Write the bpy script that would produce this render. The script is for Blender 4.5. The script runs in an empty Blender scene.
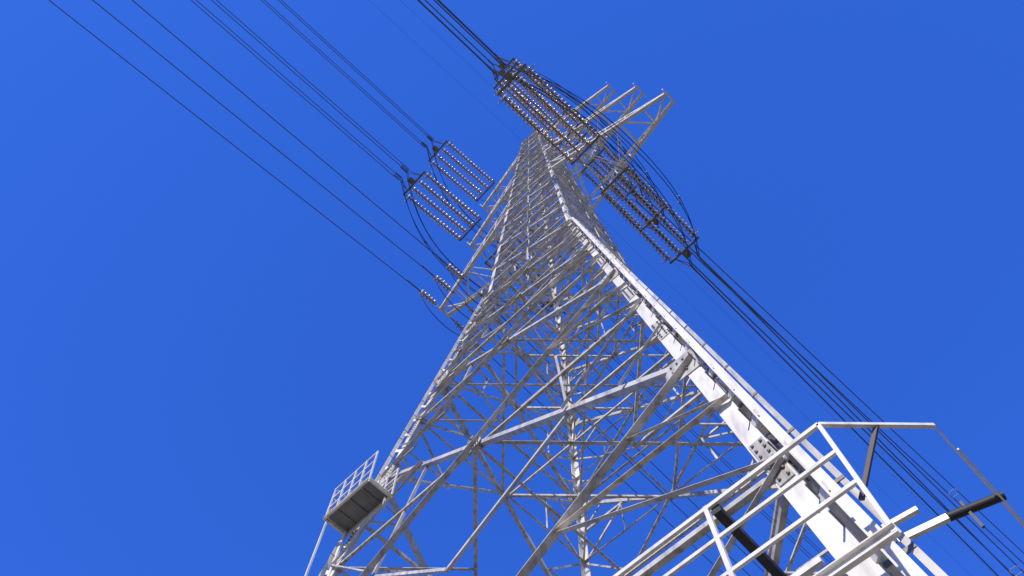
import bpy, math, random
from mathutils import Vector as V, Matrix
random.seed(4)
sc=bpy.context.scene
UP=V((0,0,1))

# ------------------------------------------------------------ materials
def mat(name,col,rough=.5,metal=0.,var=.12,scale=3.,stain=None,stain_amt=.0,bump=0.):
    m=bpy.data.materials.new(name);m.use_nodes=True
    nt=m.node_tree;b=nt.nodes['Principled BSDF']
    tc=nt.nodes.new('ShaderNodeTexCoord')
    n=nt.nodes.new('ShaderNodeTexNoise');n.inputs['Scale'].default_value=scale;n.inputs['Detail'].default_value=6
    nt.links.new(tc.outputs['Object'],n.inputs['Vector'])
    r=nt.nodes.new('ShaderNodeValToRGB')
    r.color_ramp.elements[0].position=.3;r.color_ramp.elements[1].position=.7
    c0=[c*(1-var) for c in col];c1=[min(1,c*(1+var)) for c in col]
    r.color_ramp.elements[0].color=(*c0,1);r.color_ramp.elements[1].color=(*c1,1)
    nt.links.new(n.outputs['Fac'],r.inputs['Fac'])
    out=r.outputs['Color']
    if stain:
        mp=nt.nodes.new('ShaderNodeMapping');mp.inputs['Scale'].default_value=(5,5,.8)
        n2=nt.nodes.new('ShaderNodeTexNoise');n2.inputs['Scale'].default_value=1.7;n2.inputs['Detail'].default_value=8
        nt.links.new(tc.outputs['Object'],mp.inputs['Vector']);nt.links.new(mp.outputs['Vector'],n2.inputs['Vector'])
        r2=nt.nodes.new('ShaderNodeValToRGB')
        r2.color_ramp.elements[0].position=.47;r2.color_ramp.elements[0].color=(0,0,0,1)
        r2.color_ramp.elements[1].position=.72;r2.color_ramp.elements[1].color=(stain_amt,)*3+(1,)
        nt.links.new(n2.outputs['Fac'],r2.inputs['Fac'])
        mx=nt.nodes.new('ShaderNodeMix');mx.data_type='RGBA'
        nt.links.new(r2.outputs['Color'],mx.inputs['Factor']);nt.links.new(out,mx.inputs['A'])
        mx.inputs['B'].default_value=(*stain,1);out=mx.outputs['Result']
    nt.links.new(out,b.inputs['Base Color'])
    b.inputs['Roughness'].default_value=rough;b.inputs['Metallic'].default_value=metal
    if bump:
        bp=nt.nodes.new('ShaderNodeBump');bp.inputs['Strength'].default_value=bump;bp.inputs['Distance'].default_value=.02
        nt.links.new(n.outputs['Fac'],bp.inputs['Height']);nt.links.new(bp.outputs['Normal'],b.inputs['Normal'])
    return m
M_leg=mat('white_painted_steel',(.72,.68,.60),.38,0,.08,2.5,(.40,.35,.28),.6)
M_brace=mat('weathered_galvanised_steel',(.56,.52,.45),.36,.08,.24,1.3,(.22,.19,.15),.85)
M_dark=mat('dark_fitting_steel',(.13,.11,.085),.45,.4,.3,4)
M_black=mat('black_rubber',(.012,.012,.013),.6,0,.2,8)
M_bolt=mat('galvanised_bolt',(.18,.17,.15),.45,.5,.2,10)
M_wire=mat('weathered_aluminium_conductor',(.08,.08,.085),.4,.3,.15,5)
M_disc=mat('glazed_porcelain',(.50,.38,.25),.14,0,.30,1.5)
M_grate=mat('platform_steel',(.22,.215,.20),.6,.2,.15,6)
M_brown=mat('primer_brown_steel',(.08,.06,.05),.6,.1,.2,5)
M_conc=mat('concrete',(.38,.37,.35),.9,0,.15,4,bump=.4)
M_ground=mat('dry_soil_and_grass_ground',(.19,.165,.115),.95,0,.35,.4,(.08,.10,.04),.6,bump=.6)

# ------------------------------------------------------------ mesh accumulator
class Acc:
    def __init__(s): s.v=[];s.f=[];s.m=[];s.sm=[]
    def add(s,vs,fs,mi=0,smooth=False):
        o=len(s.v);s.v+= [tuple(p) for p in vs]
        for f in fs: s.f.append([o+i for i in f]);s.m.append(mi);s.sm.append(smooth)
    def frame(s,P,Q,n):
        d=(Q-P).normalized();u=n-d*n.dot(d)
        if u.length<1e-4:
            u=V((1,0,0))-d*d.x
            if u.length<1e-3:u=V((0,1,0))-d*d.y
        u.normalize();return d,u,d.cross(u)
    def prism(s,P,Q,n,n2,prof,mi=0):
        d,u,w=s.frame(P,Q,n)
        if n2 is not None and w.dot(n2)<0: w=-w
        k=len(prof);vs=[P+u*a+w*b for a,b in prof]+[Q+u*a+w*b for a,b in prof]
        fs=[[i,(i+1)%k,(i+1)%k+k,i+k] for i in range(k)]+[list(range(k))[::-1],list(range(k,2*k))]
        s.add(vs,fs,mi)
    def angle(s,P,Q,w,n1,n2,t=None,mi=0,off=0.):
        t=t or w*.1
        s.prism(P,Q,n1,n2,[(0,off),(w,off),(w,off+t),(t,off+t),(t,off+w),(0,off+w)],mi)
    def channel(s,P,Q,w,h,n1,n2,t=.012,mi=0):
        s.prism(P,Q,n1,n2,[(-w/2,0),(w/2,0),(w/2,h),(w/2-t,h),(w/2-t,t),(-w/2+t,t),(-w/2+t,h),(-w/2,h)],mi)
    def box(s,P,Q,a,b,n,mi=0):
        s.prism(P,Q,n,None,[(-a/2,-b/2),(a/2,-b/2),(a/2,b/2),(-a/2,b/2)],mi)
    def tube(s,pts,r,k=6,mi=0,smooth=True):
        pts=[V(p) for p in pts];n=len(pts);vs=[]
        for i,p in enumerate(pts):
            d=(pts[min(i+1,n-1)]-pts[max(i-1,0)]).normalized()
            ref=V((1,0,0)) if abs(d.x)<.8 else UP
            u=(ref-d*ref.dot(d)).normalized();w=d.cross(u)
            for j in range(k):
                a=2*math.pi*j/k;vs.append(p+(u*math.cos(a)+w*math.sin(a))*r)
        fs=[[i*k+j,i*k+(j+1)%k,(i+1)*k+(j+1)%k,(i+1)*k+j] for i in range(n-1) for j in range(k)]
        s.add(vs,fs,mi,smooth);s.add(vs[:k],[list(range(k))[::-1]],mi);s.add(vs[-k:],[list(range(k))],mi)
    def lathe(s,P,d,prof,k=10,mi=0):
        d=d.normalized();ref=V((1,0,0)) if abs(d.x)<.8 else UP
        u=(ref-d*ref.dot(d)).normalized();w=d.cross(u);vs=[]
        for h,r in prof:
            for j in range(k):
                a=2*math.pi*j/k;vs.append(P+d*h+(u*math.cos(a)+w*math.sin(a))*r)
        n=len(prof)
        fs=[[i*k+j,i*k+(j+1)%k,(i+1)*k+(j+1)%k,(i+1)*k+j] for i in range(n-1) for j in range(k)]
        s.add(vs,fs,mi,True)
    def ring(s,C,n,R,r,k=20,mi=0):
        ref=V((1,0,0)) if abs(n.x)<.8 else UP
        u=(ref-n*ref.dot(n)).normalized();w=n.cross(u)
        s.tube([C+(u*math.cos(2*math.pi*i/k)+w*math.sin(2*math.pi*i/k))*R for i in range(k+1)],r,5,mi)
    def build(s,name,mats,parent=None):
        me=bpy.data.meshes.new(name);me.from_pydata(s.v,[],s.f)
        for m in mats: me.materials.append(m)
        me.polygons.foreach_set('material_index',s.m);me.polygons.foreach_set('use_smooth',s.sm)
        me.update()
        import bmesh
        bm=bmesh.new();bm.from_mesh(me);bmesh.ops.recalc_face_normals(bm,faces=bm.faces);bm.to_mesh(me);bm.free()
        o=bpy.data.objects.new(name,me);sc.collection.objects.link(o)
        if parent:o.parent=parent
        return o
def empty(name):
    e=bpy.data.objects.new(name,None);sc.collection.objects.link(e);return e

# ------------------------------------------------------------ tower geometry
ZW=29.96;HT=70.25;S=.1218;AT=.95;HW=6-S*ZW
def hw(z): return 6-S*z if z<ZW else HW+(AT-HW)*(z-ZW)/(HT-ZW)
def C(sx,sy,z): h=hw(z);return V((sx*h,sy*h,z))
tower=empty('lattice_transmission_tower')
corners=[(1,-1),(-1,-1),(-1,1),(1,1)]
faces=[((-1,-1),(1,-1),V((0,-1,0))),((1,-1),(1,1),V((1,0,0))),((1,1),(-1,1),V((0,1,0))),((-1,1),(-1,-1),V((-1,0,0)))]
low=[.3,3.4,10.3,17.3,22.6,26.6,ZW]
up=[ZW,33.6,37.2,40.8,44.5,47.0,50.2,53.5,55.8,59.1,62.5,64.7,67.5,HT]
levels=low+up[1:]

legs=Acc()
for sx,sy in corners:
    for z0,z1,w in [(.3,10.3,.20),(10.3,17.3,.20),(17.3,ZW,.20),(ZW,47,.19),(47,HT,.16)]:
        P,Q=C(sx,sy,z0),C(sx,sy,z1)
        legs.angle(P,Q,w,V((-sx,0,0)),V((0,-sy,0)),w*.1)
        if z1<=ZW+.1:
            o=V((sx*.075,sy*.06,0))
            legs.angle(P+o,Q+o,w*.5,V((sx,0,0)),V((0,sy,0)),w*.08)
            z=z0+.5
            while z<z1:   # batten plates joining the paired angles
                c=C(sx,sy,z);legs.box(c-V((sx*.05,sy*.05,0)),c+V((sx*.11,sy*.10,0)),.12,.02,UP);z+=.8
    for zc in [4.9,7.3,12.2,15.2,19.6,24.4,28.2,32.,36.,40.,45.6,51.,57.,61.,66.]:
        d=(C(sx,sy,zc+.5)-C(sx,sy,zc-.5)).normalized();c=C(sx,sy,zc);w=.19 if zc<30 else .14
        L=.42
        for nrm,tan in ((V((0,sy,0)),V((-sx,0,0))),(V((sx,0,0)),V((0,-sy,0)))):
            pc=c+tan*w*.52+nrm*.006
            legs.box(pc-d*L,pc+d*L,w*.86,.018,tan,2)
            if zc<30:
                for i in range(7):
                    for q in (-.25,.25):
                        b=pc+d*(-L*.85+L*1.7*i/6)+tan*w*q+nrm*.008
                        legs.lathe(b,nrm,[(0,.016),(.022,.016),(.022,0)],6,1)
    z=3.5
    while z<64:
        c=C(sx,sy,z);t=V((sx,0,0)) if int(z*2)%2 else V((0,sy,0))
        legs.tube([c,c+t*.19],.010,5,1);z+=.42
P=C(1,-1,3)+V((.27,.10,0));Q=C(1,-1,ZW)+V((.21,.10,0))
legs.angle(P,Q,.055,V((-1,0,0)),V((0,1,0)),.008,2)
for i in range(26):
    a=P.lerp(Q,(i+.5)/26);legs.box(a,a-V((.25,.0,0)),.04,.02,UP,1)
legs.build('legs',[M_leg,M_bolt,M_brace],tower)

br=Acc()
def member(P,Q,w,n,flip=False,off=0.):
    nn=n if flip else -n
    d=(Q-P).normalized();inpl=d.cross(n)
    if inpl.z<0: inpl=-inpl
    br.angle(P+nn*off,Q+nn*off,w,inpl,nn,w*.11)
def gusset(c,e1,e2,n,a,b,off):
    p=[c+n*off+e1*(-a*.2)+e2*(-b/2),c+n*off+e1*a*.75+e2*(-b/2),c+n*off+e1*a+e2*(-b*.15),c+n*off+e1*a+e2*b*.15,c+n*off+e1*a*.75+e2*b/2,c+n*off+e1*(-a*.2)+e2*b/2]
    q=[x+n*.014 for x in p];k=6
    br.add(p+q,[[i,(i+1)%k,(i+1)%k+k,i+k] for i in range(k)]+[list(range(k))[::-1],list(range(k,2*k))])
    for i in range(3):
        for j in (-.28,0,.28):
            br.lathe(c+n*(off+.014)+e1*a*(.3+.22*i)+e2*b*j,n,[(0,.016),(.02,.016),(.02,0)],6,1)
for li in range(len(levels)-1):
    z0,z1=levels[li],levels[li+1]
    for (a,b,n) in faces:
        A,B,Cc,D=C(*a,z0),C(*b,z0),C(*b,z1),C(*a,z1)
        big=z0<ZW-.1
        nn=V((n.x,n.y,S)).normalized() if big else n
        w=.115 if z0<17 else (.11 if big else .10)
        if li==0:
            M=(Cc+D)*.5
            member(A,M,w,nn,True,.01);member(B,M,w,nn,False,.01);member(D,Cc,w,nn,False,.02)
            continue
        h0,h1=hw(z0),hw(z1);t=h0/(h0+h1)
        M=A.lerp(Cc,t)
        member(A,Cc,w,nn,True,.012);member(B,D,w,nn,False,.012)
        if big:
            ex=(B-A).normalized()
            for c,e in ((D,ex),(Cc,-ex)):
                gusset(c,e,UP,nn,.45,.5,.036)
            gusset(M-ex*.12,ex,UP,nn,.26,.22,.03)
        ws=.058 if big else .06
        zM=M.z;LA=C(*a,zM);LB=C(*b,zM)
        if big:
            member(LA,M,ws*1.15,nn,False,.03);member(LB,M,ws*1.15,nn,False,.03)
            for (E,F,lg) in ((A,D,a),(B,Cc,b)):
                P=E.lerp(M,.5);Q=M.lerp(F,.5);LM=C(*lg,zM)
                LP=C(*lg,P.z);LQ=C(*lg,Q.z)
                member(LP,P,ws,nn,False,.045);member(LQ,Q,ws*1.2,nn,True,.045)
                member(LM,P,ws,nn,True,.03);member(LM,Q,ws,nn,True,.03)
                for (U,X) in ((E.lerp(M,.25),LP),(F.lerp(M,.25),LQ)):
                    Lz=C(*lg,U.z);member(Lz,U,ws*.8,nn,False,.05);member(X,U,ws*.8,nn,True,.05)
            Pl=A.lerp(M,.5);Pr=B.lerp(M,.5);Ql=M.lerp(D,.5);Qr=M.lerp(Cc,.5)
            if li in (1,2,4):
                member(Pl,LA.lerp(M,.5),ws,nn,False,.06);member(Pr,LB.lerp(M,.5),ws,nn,False,.06)
                member(Pl,A.lerp(B,.5) if li!=1 else Pl.lerp(Pr,.5),ws,nn,False,.07)
                member(Pr,A.lerp(B,.5) if li!=1 else Pl.lerp(Pr,.5),ws,nn,False,.07)
            if li in(2,3,5):
                member(Ql,LA.lerp(M,.5),ws,nn,False,.06);member(Qr,LB.lerp(M,.5),ws,nn,False,.06)
        else:
            member(LA,M,ws,nn,False,.03);member(LB,M,ws,nn,False,.03)
            member(C(*a,(z0+zM)/2),A.lerp(M,.5),ws*.8,nn,False,.03);member(C(*b,(z0+zM)/2),B.lerp(M,.5),ws*.8,nn,False,.03)
            member(C(*a,zM),M.lerp(D,.5),ws*.8,nn,True,.03);member(C(*b,zM),M.lerp(Cc,.5),ws*.8,nn,True,.03)
            member(M,D.lerp(Cc,.5),ws*.8,nn,False,.05);member(A.lerp(B,.5),M,ws*.8,nn,True,.05)
        if li in (3,5) or not big or z1>ZW-.1:
            member(D,Cc,w*.85,nn,False,.03)
    if li>0:
        t=hw(z0)/(hw(z0)+hw(z1));zM=z0+(z1-z0)*t;h=hw(zM)
        mids=[V((0,-h,zM)),V((h,0,zM)),V((0,h,zM)),V((-h,0,zM))]
        if z0<ZW-.1:
            for i in range(4):
                br.angle(mids[i],mids[(i+1)%4],.075,UP,None,.01)
            br.angle(mids[0]-UP*.11,mids[2]-UP*.11,.06,UP,None,.01)
            br.angle(mids[1]-UP*.2,mids[3]-UP*.2,.06,UP,None,.01)
            for i,(sx,sy) in enumerate(((1,-1),(1,1),(-1,1),(-1,-1))):
                m=(mids[i]+mids[(i+1)%4])*.5
                br.angle(C(sx,sy,zM)-UP*.05,m-UP*.05,.06,UP,None,.01)
        if li in (3,5) or z0>=ZW-.1:
            br.angle(C(1,-1,z1)-UP*.14,C(-1,1,z1)-UP*.14,.07,UP,None,.01)
            br.angle(C(-1,-1,z1)-UP*.24,C(1,1,z1)-UP*.24,.07,UP,None,.01)
for sx,sy in corners:
    br.angle(C(sx,sy,HT),V((sx*.25,sy*.25,HT+1.4)),.10,V((-sx,0,0)),V((0,-sy,0)))
br.build('bracing',[M_brace,M_bolt],tower)

# ------------------------------------------------------------ crossarms
arms=Acc()
def arm(sd,z,zt,xt,yt=.38):
    B=[V((sd*hw(z),s*hw(z),z)) for s in (-1,1)]
    T=[V((sd*hw(zt),s*hw(zt),zt)) for s in (-1,1)]
    tb=[V((sd*xt,s*yt,z+.05)) for s in (-1,1)];tt=[V((sd*xt,s*yt,z+.33)) for s in (-1,1)]
    for i,s in enumerate((-1,1)):
        arms.angle(B[i],tb[i],.19,V((0,-s,0)),UP,.016)
        arms.angle(T[i],tt[i],.13,V((0,-s,0)),-UP,.014)
        n=6;pb=[B[i].lerp(tb[i],k/n) for k in range(n+1)];pt=[T[i].lerp(tt[i],k/n) for k in range(n+1)]
        for k in range(n):
            arms.angle(pb[k+1],pt[k+1],.06,V((0,-s,0)),None,.008)
            (a,b)=(pb[k],pt[k+1]) if k%2 else (pt[k],pb[k+1])
            arms.angle(a,b,.06,V((0,-s,0)),None,.008)
    n=5
    for (L,R,dz) in ((([B[0].lerp(tb[0],k/n) for k in range(n+1)]),([B[1].lerp(tb[1],k/n) for k in range(n+1)]),.02),
                  (([T[0].lerp(tt[0],k/n) for k in range(n+1)]),([T[1].lerp(tt[1],k/n) for k in range(n+1)]),-.09)):
        for k in range(n):
            u=UP*dz
            arms.angle(L[k+1]+u,R[k+1]+u,.07,UP,None,.009)
            if k%2: arms.angle(L[k]+u,R[k+1]+u*1.5,.06,UP,None,.009)
            else: arms.angle(R[k]+u*2,L[k+1]+u*2.5,.06,UP,None,.009)
    arms.box(V((sd*xt,-yt-.25,z+.2)),V((sd*xt,yt+.25,z+.2)),.30,.05,UP)
RL=[(44.9,47.2,9.4),(53.1,55.5,8.9),(62.4,64.6,7.95)]
LL=[(44.2,46.8,9.1),(53.1,55.5,7.1),(62.4,64.6,6.3)]
for z,zt,x in RL: arm(1,z,zt,x)
for z,zt,x in LL: arm(-1,z,zt,x)
arms.build('crossarms',[M_leg],tower)

# ------------------------------------------------------------ insulators / conductors
SL=.137
DISC=[(0,.05),(.04,.07),(.055,.11),(.075,.20),(.14,.21),(.165,.16),(.17,.07),(.20,.04),(.30,.04)]
def assembly(xa,y0,z,sg,ln=5.6,rows=(-1.02,-.34,.34,1.02),DR=.045):
    A=Acc()
    st=V((xa,sg*y0,z));d=V((sg*DR,sg,-SL*1.05)).normalized();px=V((1,-DR,0)).normalized()
    a=st+d*.75;b=a+d*ln
    w=rows[-1]-rows[0]+.25
    for r in (rows[0],rows[-1]):
        A.box(st+px*r*.5,a+px*r*.8,.06,.04,UP,2)
    A.box(a-px*w/2,a+px*w/2,.06,.13,UP,2)
    A.box(b-px*w/2,b+px*w/2,.06,.14,UP,2)
    n=int(ln/.29)
    for ri,r in enumerate(rows):
        p0=a+px*r+d*(.10+.05*(ri%2))
        sag=.06+.05*random.random()
        for i in range(n):
            q=p0+d*(i*(ln-.25)/n)-UP*sag*math.sin(math.pi*(i+.5)/n)
            A.lathe(q,d,DISC[:3],8,1);A.lathe(q,d,DISC[2:7],12,0);A.lathe(q,d,DISC[6:],6,1)
    for r in (rows[0]-.12,rows[-1]+.12):
        A.ring(b+px*r-d*.35,d,.32,.018,14,1)
        A.tube([a+px*r,a+px*r+d*.5+UP*.3],.02,5,1)
    e=b+d*.9
    hk=.34
    for ox in(-hk,hk):
        for oz in (-hk,hk):
            A.tube([b+px*ox*2.2,e+px*ox+UP*oz],.024,6,1)
            A.tube([e+px*ox+UP*oz,e+px*ox+UP*oz+d*.55],.042,6,1)
    A.box(b,b+d*.5,.4,.05,px,2)
    A.build('insulator_string',[M_disc,M_dark,M_bolt])
    return e
def conductors(e,sg,name='power_line',sp=.34,r=.024,span=350,offs=None,DR=.045):
    A=Acc()
    offs=offs or [(-sp,-sp),(sp,-sp),(-sp,sp),(sp,sp)]
    def pos(s): return e+V((sg*DR*s,sg*s,-SL*s+SL/span*s*s))
    ss=[0,2,5,10,16,23,31,40,50,62,75,90,110,140,175,215,260,305,350]
    for ox,oz in offs:
        A.tube([pos(s)+V((ox,0,oz)) for s in ss],r,6)
    if len(offs)>1:
        for s in (38,85,130):
            p=pos(s);q=[p+V((ox,0,oz)) for ox,oz in (offs[0],offs[1],offs[3],offs[2])]
            for i in range(4): A.box(q[i],q[(i+1)%4],.03,.03,V((0,1,0)),1)
    A.build(name,[M_wire,M_dark])
def jumper(e0,e1,out,drop,sp=.3):
    A=Acc();m=26
    offs=[(-sp,-sp),(sp,-sp),(-sp,sp),(sp,sp)]
    for j,(ox,oz) in enumerate(offs):
        o2=out*(1+.06*j);d2=drop*(1+.05*((j*3)%4))
        path=[]
        for i in range(m+1):
            t=-1+2*i/m;p=e0.lerp(e1,i/m);k=1-abs(t)**2.4
            path.append(p+V((o2*k,0,-d2*k)))
        A.tube([p+V((ox,0,oz)) for p in path],.022,6)
        for i in (7,19):
            p=path[i]+V((ox,0,oz));q=path[i+1]+V((ox,0,oz));A.tube([p,p.lerp(q,.4)],.045,6,1)
    A.build('jumper_cable',[M_black,M_dark])
for xa,z,y0,dr in ((4.0,44.6,.5,.030),(3.45,53.0,.5,.05),(3.2,62.3,.5,.068)):
    ends=[]
    for sg in(-1,1):
        k=dr if sg>0 else .045
        e=assembly(xa,y0,z,sg,5.9,DR=k);ends.append(e);conductors(e,sg,DR=k)
    jumper(ends[0],ends[1],1.7,2.3)
for xa,z,y0 in ((-6.1,52.9,.5),(-5.1,62.3,.4)):
    ends=[]
    for sg in(-1,1):
        e=assembly(xa,y0,z,sg,5.2);ends.append(e);conductors(e,sg,sp=.42,DR=.02 if sg<0 else .045)
    jumper(ends[0],ends[1],-1.8,2.6)
for xa,dr in ((-9.0,.036),(-7.7,.03),(-6.6,.02)):
    for sg in(-1,1):
        A=Acc();st=V((xa,sg*.45,44.2));d=V((0,sg,-SL)).normalized()
        A.tube([st,st+d*.4],.03,6,1)
        for i in range(5):
            q=st+d*(.4+i*.25);A.lathe(q,d,DISC[:7],10,0)
        e=st+d*1.8;A.tube([st+d*.3,e],.04,6,1);A.tube([e-d*.1,e+d*.9],.045,6,1)
        A.build('insulator_string',[M_disc,M_dark])
        conductors(e,sg,offs=[(0,0)],r=.026,DR=dr)
        if sg==-1:e0=e
    A=Acc();A.tube([e0.lerp(e,i/14)+V((0,0,-1.6*(1-abs(-1+2*i/14)**2.4))) for i in range(15)],.024,6);A.build('jumper_cable',[M_black])
for x in(-.9,.9):
    for sg in(-1,1):
        conductors(V((x,sg*.3,HT+1.0)),sg,'earth_wire',offs=[(0,0)],r=.008)

# ------------------------------------------------------------ service platforms
def rect_platform(x0,x1,y0,y1,z):
    A=Acc()
    for y in(y0,y1): A.channel(V((x0,y,z)),V((x1,y,z)),.10,.05,UP,None,.01,1)
    for x in(x0,x1): A.channel(V((x,y0,z-.002)),V((x,y1,z-.002)),.10,.05,UP,None,.01,1)
    A.box(V((x0+.03,(y0+y1)/2,z+.075)),V((x1-.03,(y0+y1)/2,z+.075)),y1-y0-.06,.012,V((0,1,0)),0)
    x=x0+.35
    while x<x1-.1:
        A.box(V((x,y0+.05,z+.05)),V((x,y1-.05,z+.05)),.03,.03,UP,0);x+=.4
    for h in(.4,.75,1.1):
        for y in(y0,y1): A.box(V((x0,y,z+h)),V((x1,y,z+h)),.035,.025,UP,1)
        A.box(V((x0,y0,z+h)),V((x0,y1,z+h)),.035,.025,UP,1)
    nx=4
    for i in range(nx+1):
        x=x0+(x1-x0)*i/nx
        for y in(y0,y1): A.box(V((x,y,z)),V((x,y,z+1.12)),.035,.035,V((1,0,0)),1)
    return A
zp=15.2
A=rect_platform(-4.26,-2.8,-4.84,-4.2,zp)
A.box(V((-4.2,-4.3,zp)),C(-1,-1,13.8)+V((.05,.0,0)),.06,.05,UP,1)
A.box(V((-4.22,-4.8,zp)),V((-4.32,-4.82,10.0)),.04,.04,V((1,0,0)),1)
A.box(V((-2.9,-4.3,zp)),V((-2.9,-4.26,zp-.3)),.05,.05,V((1,0,0)),1)
A.build('service_platform',[M_grate,M_leg])

A=Acc()
zt=6.2;zf=5.05
X0,X1,Y0,Y1=2.2,6.2,-5.94,-3.6;ch=.58
loop=[V((X0,Y0,0)),V((X1-ch,Y0,0)),V((X1,Y0+ch,0)),V((X1,Y1,0))]
A.box(loop[0]+UP*zt,loop[1]+UP*zt,.035,.03,UP,1)
A.box(loop[1]+UP*zt,loop[2]+UP*zt,.03,.03,UP,1)
A.box(loop[2]+UP*zt,loop[3]+UP*zt,.016,.012,UP,1)
A.box(loop[2]+UP*(zt-.3),loop[3]+UP*(zt-.3),.014,.012,UP,1)
for h in (zt-.33,zt-.66):
    A.box(loop[0]+UP*h,loop[1]+UP*h,.03,.025,UP,1)
A.channel(loop[0]+UP*zf,loop[1]+UP*zf,.08,.04,UP,None,.01,1)
for q in (.15,.4,.7):
    p=loop[0].lerp(loop[1],q);A.box(p+UP*zf,p+UP*(zt+.02),.035,.035,V((1,0,0)),1)
A.box(loop[1]+UP*zt,loop[1]+V((-.02,0,zf)),.03,.03,V((1,0,0)),1)
A.box(V((X0,-5.0,zt-.12)),V((4.6,-5.0,zt-.12)),.06,.05,UP,1)
A.box(V((X0,-5.25,zt-.3)),V((5.0,-5.25,zt-.3)),.05,.05,UP,1)
A.box(V((4.0,-5.94,zt-.34)),V((4.0,-4.9,zt-.34)),.05,.05,UP,1)
mC=(loop[1]+loop[2])*.5
A.box(mC+UP*zt,V((5.52,-5.66,5.7)),.035,.02,V((1,0,0)),3)
A.box(V((4.66,-5.93,zt-.05)),V((4.62,-4.98,zt-.05)),.075,.07,UP,2)
A.tube([V((5.84,-4.62,zt)),V((6.24,-4.50,zt))],.035,10,2)
A.box(V((5.45,-4.70,zt)),V((5.84,-4.62,zt)),.055,.04,UP,1)
A.box(V((5.40,-4.9,zt-.02)),V((5.72,-4.86,zt-.02)),.04,.04,UP,1)
A.box(V((5.98,-4.58,zt+.09)),V((5.98,-4.58,zt-.2)),.022,.022,V((1,0,0)),3)
A.build('service_platform',[M_grate,M_leg,M_black,M_brown])

# ------------------------------------------------------------ ground
A=Acc();g=3000
A.add([(-g,-g,0),(g,-g,0),(g,g,0),(-g,g,0)],[[0,1,2,3]]);A.build('ground',[M_ground])
for sx,sy in corners:
    A=Acc();A.box(V((sx*6,sy*6,-.2)),V((sx*6,sy*6,.38)),1.2,1.2,V((1,0,0)));A.build('concrete_footing',[M_conc])

# ------------------------------------------------------------ camera
R=[[.71511,-.65663,-.2397],[.69901,.6713,.24644],[-.00091,-.34378,.93905]]
cx=V((R[0][0],R[1][0],R[2][0]));cy=-V((R[0][1],R[1][1],R[2][1]));cz=-V((R[0][2],R[1][2],R[2][2]))
cam=bpy.data.objects.new('camera',bpy.data.cameras.new('camera'));sc.collection.objects.link(cam);sc.camera=cam
m=Matrix((cx,cy,cz)).transposed().to_quaternion().to_matrix().to_4x4();m.translation=V((5.96,-9.408,1.6));cam.matrix_world=m
cam.data.sensor_width=36;cam.data.lens=26.04;cam.data.clip_start=.05;cam.data.clip_end=6000

# ------------------------------------------------------------ light
az=math.radians(162);el=math.radians(36)   # azimuth clockwise from +Y
sd=V((math.sin(az)*math.cos(el),math.cos(az)*math.cos(el),math.sin(el)))
w=bpy.data.worlds.new('World');sc.world=w;w.use_nodes=True;nt=w.node_tree
bg=nt.nodes['Background'];sky=nt.nodes.new('ShaderNodeTexSky');sky.sky_type='NISHITA';sky.sun_disc=False
sky.sun_elevation=el;sky.sun_rotation=az;sky.ozone_density=3.0;sky.dust_density=.2;sky.air_density=1.0;sky.altitude=300
mx=nt.nodes.new('ShaderNodeMix');mx.data_type='RGBA';mx.blend_type='MULTIPLY';mx.inputs['Factor'].default_value=1
nt.links.new(sky.outputs[0],mx.inputs['A']);mx.inputs['B'].default_value=(.62,1.25,2.9,1)
m2=nt.nodes.new('ShaderNodeMix');m2.data_type='RGBA';m2.inputs['Factor'].default_value=.62
nt.links.new(mx.outputs['Result'],m2.inputs['A']);m2.inputs['B'].default_value=(.20,1.02,5.7,1)
nt.links.new(m2.outputs['Result'],bg.inputs[0]);bg.inputs[1].default_value=.115
l=bpy.data.lights.new('sun','SUN');l.energy=5.0;l.angle=math.radians(.53);l.color=(1,.95,.86)
lo=bpy.data.objects.new('sun',l);sc.collection.objects.link(lo);lo.rotation_euler=sd.to_track_quat('Z','Y').to_euler()
sc.view_settings.view_transform='Standard';sc.view_settings.look='None';sc.view_settings.exposure=0
